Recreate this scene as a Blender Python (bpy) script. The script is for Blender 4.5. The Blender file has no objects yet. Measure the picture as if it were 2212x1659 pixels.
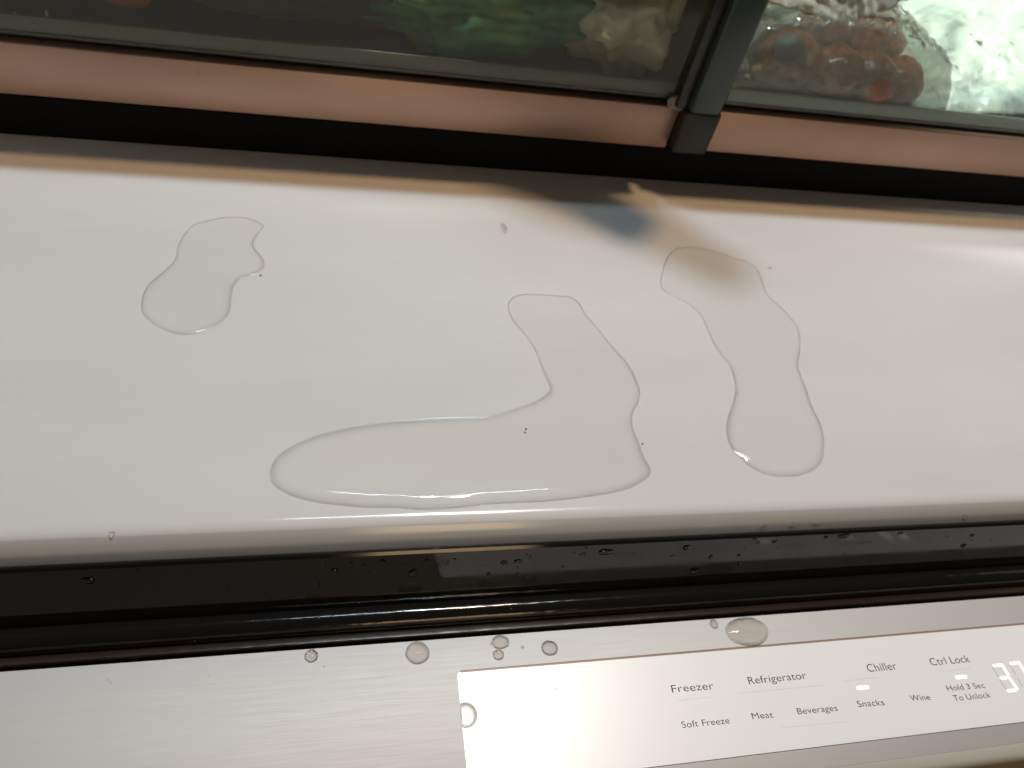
import bpy, bmesh, math, random
from mathutils import Vector, Matrix, noise
from mathutils.geometry import delaunay_2d_cdt
random.seed(7)
S = bpy.context.scene
C = bpy.context.collection

# ---------------------------------------------------------------- camera
HC = 0.25                                    # camera height over the refrigerator floor panel
F, CX, CY = 1661.0, 1106.0, 829.5            # focal length and centre, in units of a 2212-wide picture
AX = Vector((0.97217326, 0.00394848, 0.23422973)).normalized()   # world axes seen from the camera (right, down, forward)
AY = Vector((-0.14419396, -0.77792214, 0.61159239)).normalized()
AZ = Vector((0.18462736, -0.62834828, -0.75570575)).normalized()
right = Vector((AX[0], AY[0], AZ[0])); down = Vector((AX[1], AY[1], AZ[1])); fwd = Vector((AX[2], AY[2], AZ[2]))
cam = bpy.data.cameras.new('camera'); co = bpy.data.objects.new('camera', cam); C.objects.link(co)
M = Matrix.Identity(4)
for i in range(3):
    M[i][0] = right[i]; M[i][1] = -down[i]; M[i][2] = -fwd[i]
M[2][3] = HC
co.matrix_world = M
cam.sensor_width = 36; cam.lens = F / 2212 * 36
cam.clip_start = 0.01; cam.clip_end = 50
cam.dof.use_dof = True; cam.dof.focus_distance = 0.275; cam.dof.aperture_fstop = 14
S.camera = co
S.view_settings.view_transform = 'Standard'; S.view_settings.look = 'None'
S.view_settings.exposure = 0.08; S.view_settings.gamma = 1

# ---------------------------------------------------------------- world and lamps
w = bpy.data.worlds.new('World'); S.world = w; w.use_nodes = True
w.node_tree.nodes['Background'].inputs[0].default_value = (1.0, 0.83, 0.68, 1)
w.node_tree.nodes['Background'].inputs[1].default_value = 0.014

def lamp(name, kind, loc, power, color, rot=(0, 0, 0), **k):
    l = bpy.data.lights.new(name, kind); l.energy = power; l.color = color
    for a, b in k.items(): setattr(l, a, b)
    o = bpy.data.objects.new(name, l); C.objects.link(o); o.location = loc; o.rotation_euler = rot
    return o
lamp('ceiling_light_strip', 'AREA', (0.17, 0.407, 1.0), 2.4, (0.67, 0.86, 1.0), shape='RECTANGLE', size=0.46, size_y=0.024)
lamp('ceiling_bulb', 'AREA', (0.255, 0.345, 1.0), 3.7, (1.0, 0.64, 0.34), shape='DISK', size=0.034, size_y=0.034)
lamp('added_cool_disk', 'AREA', (0.17, 0.407, 0.995), 3.7, (0.67, 0.86, 1.0), shape='DISK', size=0.05, size_y=0.05)  # compact lamp added at the strip to keep cool shadows crisp
lamp('front_fill_lamp', 'AREA', (0.3, -1.5, 0.26), 2.5, (1.0, 0.70, 0.40), (math.radians(88), 0, 0), shape='SQUARE', size=0.4)  # added low warm fill for the panel's front face and the trims
lamp('added_drawer_spot', 'SPOT', (0.44, 0.45, 0.62), 17.0, (1.0, 1.0, 0.95), spot_size=math.radians(30), spot_blend=0.6, shadow_soft_size=0.03)  # spot added above the drawer for the glare of its presumed LED
lamp('added_drawer_spot', 'SPOT', (0.04, 0.42, 0.147), 7.5, (0.85, 1.0, 0.80), (math.radians(22), 0, 0), spot_size=math.radians(125), spot_blend=0.8, shadow_soft_size=0.02)  # lamp added only to brighten the contents of the dim drawer

# ---------------------------------------------------------------- helpers
def at(px, py, z=0.0, y=None):
    d = Vector((px - CX, py - CY, F))
    r = Vector((d.dot(AX), d.dot(AY), d.dot(AZ)))
    t = (z - HC) / r.z if y is None else y / r.y
    return Vector((0, 0, HC)) + r * t
def on_plane(px, py, p0, n):
    d = Vector((px - CX, py - CY, F)); r = Vector((d.dot(AX), d.dot(AY), d.dot(AZ))); o = Vector((0, 0, HC))
    return o + r * ((p0 - o).dot(n) / r.dot(n))
def zm(pts, x0, y0, s):      # magnified-crop coordinates of the photograph -> 2212-wide picture
    return [((x0 + p[0] / s) * 0.54861, (y0 + p[1] / s) * 0.54861) for p in pts]

def link(name, me, m, parent=None, smooth=False):
    o = bpy.data.objects.new(name, me); C.objects.link(o)
    if m: me.materials.append(m)
    if parent: o.parent = parent; o.matrix_parent_inverse = parent.matrix_world.inverted()
    if smooth:
        for p in me.polygons: p.use_smooth = True
    return o
def mesh(name, vs, fs, m, parent=None, smooth=False):
    me = bpy.data.meshes.new(name); me.from_pydata([tuple(v) for v in vs], [], fs); me.update()
    return link(name, me, m, parent, smooth)
def from_bm(name, bm, m, parent=None, smooth=False):
    me = bpy.data.meshes.new(name); bm.to_mesh(me); bm.free(); return link(name, me, m, parent, smooth)
def box(name, lo, hi, m, parent=None, bevel=0.0, seg=2):
    bm = bmesh.new(); bmesh.ops.create_cube(bm, size=1)
    for v in bm.verts:
        v.co = Vector([lo[i] + (v.co[i] + 0.5) * (hi[i] - lo[i]) for i in range(3)])
    if bevel: bmesh.ops.bevel(bm, geom=list(bm.edges), offset=bevel, segments=seg, affect='EDGES', profile=0.5)
    return from_bm(name, bm, m, parent, bevel > 0)
def profile(name, pts, x0, x1, m, parent=None, smooth=True, nx=1, wob=None):
    """a closed (y, z) outline drawn out along x"""
    n = len(pts); vs = []; fs = []
    for k in range(nx + 1):
        x = x0 + (x1 - x0) * k / nx
        for j, (y, z) in enumerate(pts):
            dy, dz = wob(x, y, z, j) if wob else (0, 0)
            vs.append((x, y + dy, z + dz))
    for k in range(nx):
        for j in range(n):
            a = k * n + j; b = k * n + (j + 1) % n
            fs.append((a, b, b + n, a + n))
    fs.append(tuple(range(n - 1, -1, -1))); fs.append(tuple(nx * n + j for j in range(n)))
    bm = bmesh.new(); bv = [bm.verts.new(v) for v in vs]
    for f in fs: bm.faces.new([bv[i] for i in f])
    bmesh.ops.recalc_face_normals(bm, faces=bm.faces)
    o = from_bm(name, bm, m, parent, smooth)
    if smooth:
        o.data.set_sharp_from_angle(angle=math.radians(50))
    return o
def prism(name, poly, z0, z1, m, parent=None, bevel=0.0):
    bm = bmesh.new()
    lo = [bm.verts.new((p[0], p[1], z0)) for p in poly]; hi = [bm.verts.new((p[0], p[1], z1)) for p in poly]
    n = len(poly)
    bm.faces.new(list(reversed(lo))); bm.faces.new(hi)
    for i in range(n): bm.faces.new((lo[i], lo[(i + 1) % n], hi[(i + 1) % n], hi[i]))
    bmesh.ops.recalc_face_normals(bm, faces=bm.faces)
    if bevel: bmesh.ops.bevel(bm, geom=list(bm.edges), offset=bevel, segments=2, affect='EDGES')
    return from_bm(name, bm, m, parent)
def tag(o, label=None, cat=None, group=None, kind=None):
    if label: o['label'] = label
    if cat: o['category'] = cat
    if group: o['group'] = group
    if kind: o['kind'] = kind
    return o
def empty(name, loc):
    o = bpy.data.objects.new(name, None); C.objects.link(o); o.location = loc; o.empty_display_size = 0.02
    bpy.context.view_layer.update(); return o
def spline(pts, per=8):
    out = []; n = len(pts)
    P = [Vector((p[0], p[1])) for p in pts]
    for i in range(n):
        a, b, c, d = P[i - 1], P[i], P[(i + 1) % n], P[(i + 2) % n]
        for k in range(per):
            t = k / per
            out.append(0.5 * ((2 * b) + (c - a) * t + (2 * a - 5 * b + 4 * c - d) * t * t + (3 * b - a - 3 * c + d) * t ** 3))
    return out

# ---------------------------------------------------------------- materials
def mat(name, color=(0.8, 0.8, 0.8), rough=0.5, metal=0.0, **k):
    m = bpy.data.materials.new(name); m.use_nodes = True
    b = m.node_tree.nodes['Principled BSDF']
    b.inputs['Base Color'].default_value = (*color, 1); b.inputs['Roughness'].default_value = rough; b.inputs['Metallic'].default_value = metal
    for a, v in k.items(): b.inputs[a.replace('_', ' ')].default_value = v
    return m
class N:                                    # small node helper
    def __init__(s, m): s.t = m.node_tree; s.b = s.t.nodes.get('Principled BSDF'); s.out = s.t.nodes['Material Output']
    def a(s, kind, **k):
        n = s.t.nodes.new('ShaderNode' + kind)
        for q, v in k.items(): setattr(n, q, v)
        return n
    def l(s, x, y): s.t.links.new(x, y)
    def noise(s, scale, vec=(1, 1, 1), detail=3, rough=0.5, dist=0.0):
        c = s.a('TexCoord'); mp = s.a('Mapping'); mp.inputs['Scale'].default_value = vec
        n = s.a('TexNoise'); n.inputs['Scale'].default_value = scale; n.inputs['Detail'].default_value = detail
        n.inputs['Roughness'].default_value = rough; n.inputs['Distortion'].default_value = dist
        s.l(c.outputs['Object'], mp.inputs['Vector']); s.l(mp.outputs[0], n.inputs['Vector']); return n
    def ramp(s, src, stops):
        r = s.a('ValToRGB'); e = r.color_ramp.elements
        while len(e) < len(stops): e.new(0.5)
        for i, (p, c) in enumerate(stops):
            e[i].position = p; e[i].color = (*c, 1) if len(c) == 3 else c
        s.l(src, r.inputs[0]); return r
    def bump(s, src, strength, dist):
        b = s.a('Bump'); b.inputs['Strength'].default_value = strength; b.inputs['Distance'].default_value = dist
        s.l(src, b.inputs['Height']); s.l(b.outputs[0], s.b.inputs['Normal']); return b
    def mapr(s, src, a, b, c, d):
        r = s.a('MapRange'); r.inputs[1].default_value = a; r.inputs[2].default_value = b; r.inputs[3].default_value = c; r.inputs[4].default_value = d
        s.l(src, r.inputs[0]); return r

m_liner = mat('white_liner_plastic', (0.70, 0.69, 0.67), 0.16)
n = N(m_liner); a = n.noise(9, (0.35, 1, 1), 3); n.bump(a.outputs[0], 0.25, 0.002)
b_ = n.noise(30, (0.3, 1, 1), 4); r = n.mapr(b_.outputs[0], 0.3, 0.7, 0.07, 0.26); n.l(r.outputs[0], n.b.inputs['Roughness'])
c = n.noise(7, (0.5, 1.6, 1), 5, .6); cr = n.ramp(c.outputs[0], [(0.3, (0.67, 0.655, 0.64)), (0.7, (0.75, 0.735, 0.72))]); n.l(cr.outputs[0], n.b.inputs['Base Color'])
m_black = mat('black_gloss_plastic', (0.012, 0.011, 0.010), 0.07)
n = N(m_black); a = n.noise(60, (1, 1, 1), 4); r = n.mapr(a.outputs[0], 0.3, 0.7, 0.05, 0.14); n.l(r.outputs[0], n.b.inputs['Roughness'])
m_rubber = mat('black_rubber', (0.010, 0.009, 0.008), 0.13)
n = N(m_rubber); a = n.noise(260, (0.5, 1, 1), 5); n.bump(a.outputs[0], 0.22, 0.0005)
m_brownlip = mat('dark_brown_plastic', (0.022, 0.013, 0.008), 0.3)
n = N(m_brownlip); a = n.noise(300, (0.6, 1, 1), 4); n.bump(a.outputs[0], 0.3, 0.0004)

m_steel = mat('brushed_steel', (0.50, 0.49, 0.48), 0.38, 0.45)
n = N(m_steel)
a = n.noise(60, (0.5, 60, 1), 6, 0.75); r = n.mapr(a.outputs[0], 0.3, 0.7, 0.47, 0.54); n.l(r.outputs[0], n.b.inputs['Roughness'])
c = n.noise(75, (0.35, 45, 1), 6, 0.8)
cr = n.ramp(c.outputs[0], [(0.30, (0.365, 0.352, 0.340)), (0.70, (0.395, 0.382, 0.369))]); n.l(cr.outputs[0], n.b.inputs['Base Color'])
n.bump(c.outputs[0], 0.02, 0.0002)
n.b.inputs['Anisotropic'].default_value = 0.75
tg = n.a('Tangent', direction_type='UV_MAP'); n.l(tg.outputs[0], n.b.inputs['Tangent'])

m_display = mat('white_display_glass', (0.88, 0.87, 0.86), 0.34, 0, IOR=1.9, Emission_Color=(1, 0.98, 0.96, 1), Emission_Strength=0.10)
m_print = mat('dark_grey_print', (0.02, 0.02, 0.03), 0.5)
m_rule = mat('pale_grey_print', (0.80, 0.79, 0.78), 0.4)
m_lit = mat('lit_segment', (1, 1, 1), 0.5, 0, Emission_Color=(1, 0.93, 1, 1), Emission_Strength=1.6)
m_ghost = mat('unlit_segment', (0.80, 0.76, 0.74), 0.4)
m_edge = mat('tan_edge_film', (0.42, 0.24, 0.15), 0.4)
m_trim_warm = mat('steel_trim_warm_reflection', (0.48, 0.32, 0.25), 0.42, 0.75)  # steel trim, with the brown of its warm reflections put into the colour
n = N(m_trim_warm); a = n.noise(26, (0.4, 1, 1), 5, 0.6); r = n.mapr(a.outputs[0], 0.3, 0.7, 0.34, 0.5); n.l(r.outputs[0], n.b.inputs['Roughness'])
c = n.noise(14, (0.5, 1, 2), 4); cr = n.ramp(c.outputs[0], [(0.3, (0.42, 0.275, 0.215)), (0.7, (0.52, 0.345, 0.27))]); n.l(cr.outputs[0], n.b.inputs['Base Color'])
m_divider = mat('teal_grey_plastic', (0.035, 0.052, 0.050), 0.28)
m_foot = mat('dark_foot_plastic', (0.012, 0.012, 0.011), 0.45)
m_frame = mat('smoky_frame', (0.018, 0.018, 0.014), 0.3)
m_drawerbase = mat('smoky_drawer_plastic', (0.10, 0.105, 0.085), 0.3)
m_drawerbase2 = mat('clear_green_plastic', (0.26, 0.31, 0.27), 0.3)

def thin_clear(name, tint, haze_col, haze, gloss_rough=0.05, extra=0.0):
    """thin clear sheet: see-through, with mirror reflection by angle and a little haze"""
    m = bpy.data.materials.new(name); m.use_nodes = True; t = m.node_tree; t.nodes.remove(t.nodes['Principled BSDF'])
    n = N(m)
    tr = n.a('BsdfTransparent'); tr.inputs[0].default_value = (*tint, 1)
    df = n.a('BsdfDiffuse'); df.inputs[0].default_value = (*haze_col, 1)
    gl = n.a('BsdfGlossy'); gl.inputs['Roughness'].default_value = gloss_rough
    m1 = n.a('MixShader'); m1.inputs[0].default_value = haze; n.l(tr.outputs[0], m1.inputs[1]); n.l(df.outputs[0], m1.inputs[2])
    fz = n.a('Fresnel'); fz.inputs[0].default_value = 1.45
    gm = n.a('NewGeometry'); iv = n.a('Math', operation='SUBTRACT'); iv.inputs[0].default_value = 1.0; n.l(gm.outputs['Backfacing'], iv.inputs[1])
    fr = n.a('Math', operation='MULTIPLY'); n.l(fz.outputs[0], fr.inputs[0]); n.l(iv.outputs[0], fr.inputs[1])
    m2 = n.a('MixShader'); n.l(m1.outputs[0], m2.inputs[1]); n.l(gl.outputs[0], m2.inputs[2])
    if extra:
        ad = n.a('Math', operation='ADD'); ad.inputs[1].default_value = extra; n.l(fr.outputs[0], ad.inputs[0]); n.l(ad.outputs[0], m2.inputs[0])
    else: n.l(fr.outputs[0], m2.inputs[0])
    n.l(m2.outputs[0], n.out.inputs[0])
    return m, n, m1, gl, df
m_rib = mat('rib_bright_reflection', (0.75, 0.80, 0.65), 0.25)  # pale colour stands in for bright reflections on the moulded ribs
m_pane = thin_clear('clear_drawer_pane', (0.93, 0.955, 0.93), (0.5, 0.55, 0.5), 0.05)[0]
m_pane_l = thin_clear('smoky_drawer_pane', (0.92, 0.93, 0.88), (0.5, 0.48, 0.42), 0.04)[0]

def water_mat(name, lo, hi, top, tint):
    """thin still water: undeflected where its skin lies flat, refracting where it curls down to its rim, mirroring by angle"""
    m = bpy.data.materials.new(name); m.use_nodes = True; m.node_tree.nodes.remove(m.node_tree.nodes['Principled BSDF']); n = N(m)
    tr = n.a('BsdfTransparent'); tr.inputs[0].default_value = (*tint, 1)
    gs = n.a('BsdfRefraction'); gs.inputs['IOR'].default_value = 1.333; gs.inputs['Roughness'].default_value = 0.0
    ge = n.a('NewGeometry'); sp = n.a('SeparateXYZ'); n.l(ge.outputs['Normal'], sp.inputs[0])
    ab = n.a('Math', operation='ABSOLUTE'); n.l(sp.outputs[2], ab.inputs[0])
    mr = n.mapr(ab.outputs[0], 1 - lo, 1 - hi, 0.0, top)
    m1 = n.a('MixShader'); n.l(mr.outputs[0], m1.inputs[0]); n.l(tr.outputs[0], m1.inputs[1]); n.l(gs.outputs[0], m1.inputs[2])
    fr = n.a('Fresnel'); fr.inputs[0].default_value = 1.333
    iv = n.a('Math', operation='SUBTRACT'); iv.inputs[0].default_value = 1.0; n.l(ge.outputs['Backfacing'], iv.inputs[1])
    mu = n.a('Math', operation='MULTIPLY'); n.l(fr.outputs[0], mu.inputs[0]); n.l(iv.outputs[0], mu.inputs[1])
    gl = n.a('BsdfGlossy'); gl.inputs['Roughness'].default_value = 0.02
    m2 = n.a('MixShader'); n.l(mu.outputs[0], m2.inputs[0]); n.l(m1.outputs[0], m2.inputs[1]); n.l(gl.outputs[0], m2.inputs[2]); n.l(m2.outputs[0], n.out.inputs[0])
    return m
m_water = water_mat('still_water', 0.012, 0.075, 0.6, (0.995, 0.995, 0.99))
m_dropw = water_mat('droplet_water', 0.04, 0.15, 0.8, (0.89, 0.86, 0.83))
m_waterb = mat('bead_water', (1, 1, 1), 0.0, 0, IOR=1.333, Transmission_Weight=1.0)
m_wood = mat('oak_floor', (0.30, 0.14, 0.06), 0.4)
n = N(m_wood); a = n.noise(6, (1, 12, 1), 5); cr = n.ramp(a.outputs[0], [(0.3, (0.20, 0.09, 0.035)), (0.7, (0.42, 0.20, 0.085))]); n.l(cr.outputs[0], n.b.inputs['Base Color'])

XL, XR = -0.25, 0.62                       # inner width of the refrigerator
ZS = -0.035                                 # height of the steel top of the chiller drawer
# ---------------------------------------------------------------- refrigerator body
fridge = tag(empty('refrigerator', (0.19, 0.5, 0)), 'open white lined refrigerator interior with a glossy wet floor panel and dark front sill', 'refrigerator')
# floor panel: flat top, rolled front edge, short upright face
pts = [(0.80, 0.0), (0.142, 0.0)]
for k in range(1, 9):
    t = k / 8 * math.radians(62); pts.append((0.1418 - 0.0056 * math.sin(t), -0.0032 * (1 - math.cos(t))))
pts += [(0.1323, -0.0098), (0.1321, -0.0112), (0.1335, -0.0160), (0.80, -0.0160)]
profile('floor_panel', pts, XL, XR, m_liner, fridge)
# black sill sloping forward under the panel
T = (0.1291, -0.0070); B = (0.1220, -0.0260)
sill = profile('sill', [(0.1332, -0.0126), (0.1310, -0.0084), (0.1300, -0.0064), (0.1292, -0.0062), (0.1284, -0.0074), B, (0.1196, -0.0330), (0.1190, -0.060), (0.1332, -0.060)], XL, XR, m_black, fridge, False)
# divider between the two drawers, with a foot
dv = box('divider', (0.1860, 0.3455, 0.0500), (0.2035, 0.47, 0.16), m_divider, fridge, 0.0022, 3)
dl = box('divider_flange', (0.1795, 0.351, 0.0495), (0.1860, 0.47, 0.16), m_frame, fridge, 0.0008)
df_ = box('divider_foot', (0.1850, 0.3480, 0.0235), (0.2065, 0.47, 0.0500), m_foot, fridge, 0.0025, 3)
# unseen shelf over the drawers, two lids shaped for the shadow they cast
zt = 0.150
def lidx(px, py, W=(0.255, 0.345)):
    q = at(px, py); k = 1 - zt; return (W[0] + (q.x - W[0]) * k, W[1] + (q.y - W[1]) * k)
a1, a2, a3 = lidx(1368, 420), lidx(1354, 375), lidx(1422, 424)
ye = (a1[1] + a3[1]) / 2 
m_gap_shade = mat('gap_shade_black', (0.005, 0.005, 0.005), 0.7, 0, IOR=1.2)
m_shelf = mat('dark_shelf', (0.05, 0.05, 0.045), 0.4)
prism('shelf_lid', [(XL, ye), (a1[0], ye), (a2[0], a2[1]), (a2[0], 0.75), (XL, 0.75)], zt, zt + 0.006, m_shelf, fridge)
prism('shelf_lid', [(a3[0], ye), (XR, ye), (XR, 0.372), (a2[0] + 0.0005, 0.372), (a2[0] + 0.0005, a2[1])], zt, zt + 0.006, m_shelf, fridge)
prism('glass_lid', [(a2[0] + 0.001, 0.3722), (XR, 0.3722), (XR, 0.75), (a2[0] + 0.001, 0.75)], zt + 0.001, zt + 0.005, m_pane, fridge)
prism('blocker_shelf', [(XL, 0.38), (0.215, 0.38), (0.215, 0.75), (XL, 0.75)], 0.3055, 0.3120, m_shelf, fridge)  # added out of view to carry the shadow-casting shape
box('gap_shade_strip', (XL, 0.3560, 0.0005), (XR, 0.3900, 0.0215), m_gap_shade, fridge)  # near-black block put in for the deep shade under the drawers
box('side_wall', (XL - 0.02, 0.10, -0.02), (XL - 0.0005, 0.80, 0.30), m_liner, fridge)
box('side_wall', (XR + 0.0005, 0.10, -0.02), (XR + 0.02, 0.80, 0.30), m_liner, fridge)
box('back_wall', (XL, 0.76, 0.001), (XR, 0.80, 0.30), m_liner, fridge)

# bottle shape out of view, added only to cast the finger shadow
def lathe_between(name, p0, p1, prof, m, parent=None, seg=32):
    ax = (p1 - p0); L = ax.length; ax.normalize(); u = ax.orthogonal().normalized(); v = ax.cross(u)
    vs = []; fs = []
    for t, r in prof:
        for k in range(seg):
            a = 2 * math.pi * k / seg; vs.append(p0 + ax * t * L + (u * math.cos(a) + v * math.sin(a)) * r)
    for i in range(len(prof) - 1):
        for k in range(seg):
            a = i * seg + k; b = i * seg + (k + 1) % seg; fs.append((a, b, b + seg, a + seg))
    fs.append(tuple(range(seg - 1, -1, -1))); fs.append(tuple((len(prof) - 1) * seg + k for k in range(seg)))
    return mesh(name, vs, fs, m, parent, True)
m_blocker = mat('dark_blocker_body', (0.012, 0.02, 0.014), 0.1)
m_blocker_tip = mat('dark_blocker_tip', (0.03, 0.03, 0.035), 0.35)
P1 = Vector((0.198, 0.3195, 0.347)); P0 = Vector((0.066, 0.4530, 0.345))
bt = tag(empty('blocker', P0), 'dark bottle shape out of view, added to cast a finger-shaped shadow on the floor panel', 'blocker')
lathe_between('body', P0, P1, [(0, 0.030), (0.02, 0.033), (0.48, 0.033), (0.58, 0.0315), (0.66, 0.0275), (0.74, 0.0210), (0.81, 0.0150), (0.88, 0.0115)], m_blocker, bt)
lathe_between('cap', P0, P1, [(0.881, 0.0118), (0.985, 0.0112), (1.0, 0.0090)], m_blocker_tip, bt)

# ---------------------------------------------------------------- crisper drawers
YT = 0.355
def drawer(x0, x1, label, pane_m, base_m):
    d = tag(empty('crisper_drawer', ((x0 + x1) / 2, YT, 0.0225)), label, 'drawer', 'drawers behind the floor panel')
    box('trim', (x0, YT, 0.0225), (x1, YT + 0.010, 0.0482), m_trim_warm, d, 0.0008)
    box('drawer_base', (x0, YT + 0.0102, 0.044), (x1, 0.70, 0.0495), base_m, d)
    box('bottom_ledge', (x0, YT + 0.0045, 0.0486), (x1, YT + 0.0098, 0.0515), m_frame, d, 0.0006)
    box('pane', (x0, YT + 0.001, 0.0520), (x1, YT + 0.004, 0.145), pane_m, d)
    box('drawer_side', (x0, YT + 0.011, 0.0497), (x0 + 0.002, 0.70, 0.145), base_m, d)
    box('drawer_side', (x1 - 0.002, YT + 0.011, 0.0497), (x1, 0.70, 0.145), base_m, d)
    box('drawer_back', (x0 + 0.0022, 0.695, 0.0497), (x1 - 0.0022, 0.70, 0.145), base_m, d)
    box('inner_ledge', (x0 + 0.003, YT + 0.0045, 0.0517), (x1 - 0.003, YT + 0.0062, 0.0590), base_m, d, 0.0006)
    return d
dL = drawer(-0.24, 0.1845, 'dim crisper drawer holding green vegetables, its brown-coloured steel trim bar ending at the divider', m_pane_l, m_drawerbase)
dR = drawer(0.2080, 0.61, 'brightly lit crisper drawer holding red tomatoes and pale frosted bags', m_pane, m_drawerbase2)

# ---------------------------------------------------------------- chiller drawer
ch = tag(empty('chiller_drawer', (0.2, 0.05, ZS)), 'closed chiller drawer with brushed steel top, black seal and white control display', 'drawer')
def wob(x, y, z, j):
    return (0.00006 * noise.noise(Vector((x * 140, y * 90, 0))), 0.00008 * noise.noise(Vector((x * 190, y * 90, 5))))
gp = [(0.1206, -0.0370), (0.1207, -0.0335), (0.1192, -0.0306), (0.1165, -0.0295), (0.1138, -0.0304), (0.1121, -0.0328), (0.1118, -0.0370)]
gp = [tuple(q) for q in spline(gp, 4)]
profile('gasket', gp, XL, XR, m_rubber, ch, nx=700, wob=wob)
lp = [(0.1112, -0.060), (0.1112, -0.0352), (0.1108, -0.0345), (0.1102, -0.0342), (0.1084, -0.0342), (0.1079, -0.0350), (0.1076, -0.0372), (0.1066, -0.0374), (0.1064, -0.060)]
profile('rear_lip', lp, XL, XR, m_brownlip, ch, nx=500, wob=wob)
# steel top sheet with the display cut-out
ys = 0.1065
dl_ = [at(985, 1450, ZS), at(1010, 1659, ZS), at(2212, 1345, ZS), at(1390, 1659, ZS), at(2212, 1562, ZS)]
dx0 = (dl_[0].x + dl_[1].x) / 2; dy1 = (dl_[0].y + dl_[2].y) / 2; dy0 = (dl_[3].y + dl_[4].y) / 2
print('display', dx0, dy1, dy0)
yf = dy0 - 0.0072                            # front edge of the steel top
R = 0.0022
xe = 0.40                                    # display right end
hole = []
for cx_, cy_, a0 in ((dx0 + R, dy1 - R, 90), (dx0 + R, dy0 + R, 180), (xe - R, dy0 + R, 270), (xe - R, dy1 - R, 0)):
    for k in range(9):
        t = math.radians(a0 + 90 * k / 8); hole.append((cx_ + R * math.cos(t), cy_ + R * math.sin(t)))
outer = [(XL, ys), (XL, yf), (XR, yf), (XR, ys)]
nh = len(hole)
vv = [Vector(p) for p in outer + hole]
ee = [(0, 1), (1, 2), (2, 3), (3, 0)] + [(4 + i, 4 + (i + 1) % nh) for i in range(nh)]
rv, re_, rf, *_ = delaunay_2d_cdt(vv, ee, [], 0, 1e-7)
def in_hole(c): return dx0 < c[0] < xe and dy0 < c[1] < dy1 and not any(0 for _ in ())
bm = bmesh.new(); th = 0.0009
bv = [bm.verts.new((p[0], p[1], ZS)) for p in rv]
hs = set(range(4, 4 + nh))
for f in rf:
    if all(i in hs for i in f): continue
    bm.faces.new([bv[i] for i in f])
for f in bm.faces:
    f.normal_update()
    if f.normal.z < 0: f.normal_flip()
ext = bmesh.ops.extrude_face_region(bm, geom=list(bm.faces))
for g in ext['geom']:
    if isinstance(g, bmesh.types.BMVert): g.co.z -= th
bmesh.ops.recalc_face_normals(bm, faces=bm.faces)
uvl = bm.loops.layers.uv.new('UVMap')
for f in bm.faces:
    for l in f.loops: l[uvl].uv = (l.vert.co.x, l.vert.co.y)
steel = from_bm('steel_top', bm, m_steel, ch)
m_cream = mat('cream_front_lip', (0.60, 0.57, 0.50), 0.3)
fl = [(yf, ZS - 0.0001), (yf - 0.0035, ZS - 0.0008), (yf - 0.0055, ZS - 0.003), (yf - 0.0062, ZS - 0.008), (yf - 0.0062, ZS - 0.15), (yf + 0.02, ZS - 0.15), (yf + 0.02, ZS - 0.0015), (yf, ZS - 0.0015)]
profile('front_lip', fl, XL, XR, m_cream, ch)

zd = ZS - 0.00045                            # display surface, a little under the steel
disp = prism('control_display', [(dx0 - 0.0006, dy0 + 0.0003), (xe + 0.0006, dy0 + 0.0003), (xe + 0.0006, dy1 + 0.0006), (dx0 - 0.0006, dy1 + 0.0006)], zd - 0.0012, zd, m_display, ch)
tag(disp, 'white glass control display with dark grey lettering')
box('dark_seam', (dx0, dy0 - 0.0001, zd + 0.0001), (xe, dy0 + 0.0003, zd + 0.00025), m_print, disp)
box('edge_film', (dx0 + 0.0012, dy1 - 0.0006, zd + 0.0001), (xe, dy1 - 0.0001, zd + 0.00022), m_edge, disp)

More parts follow.
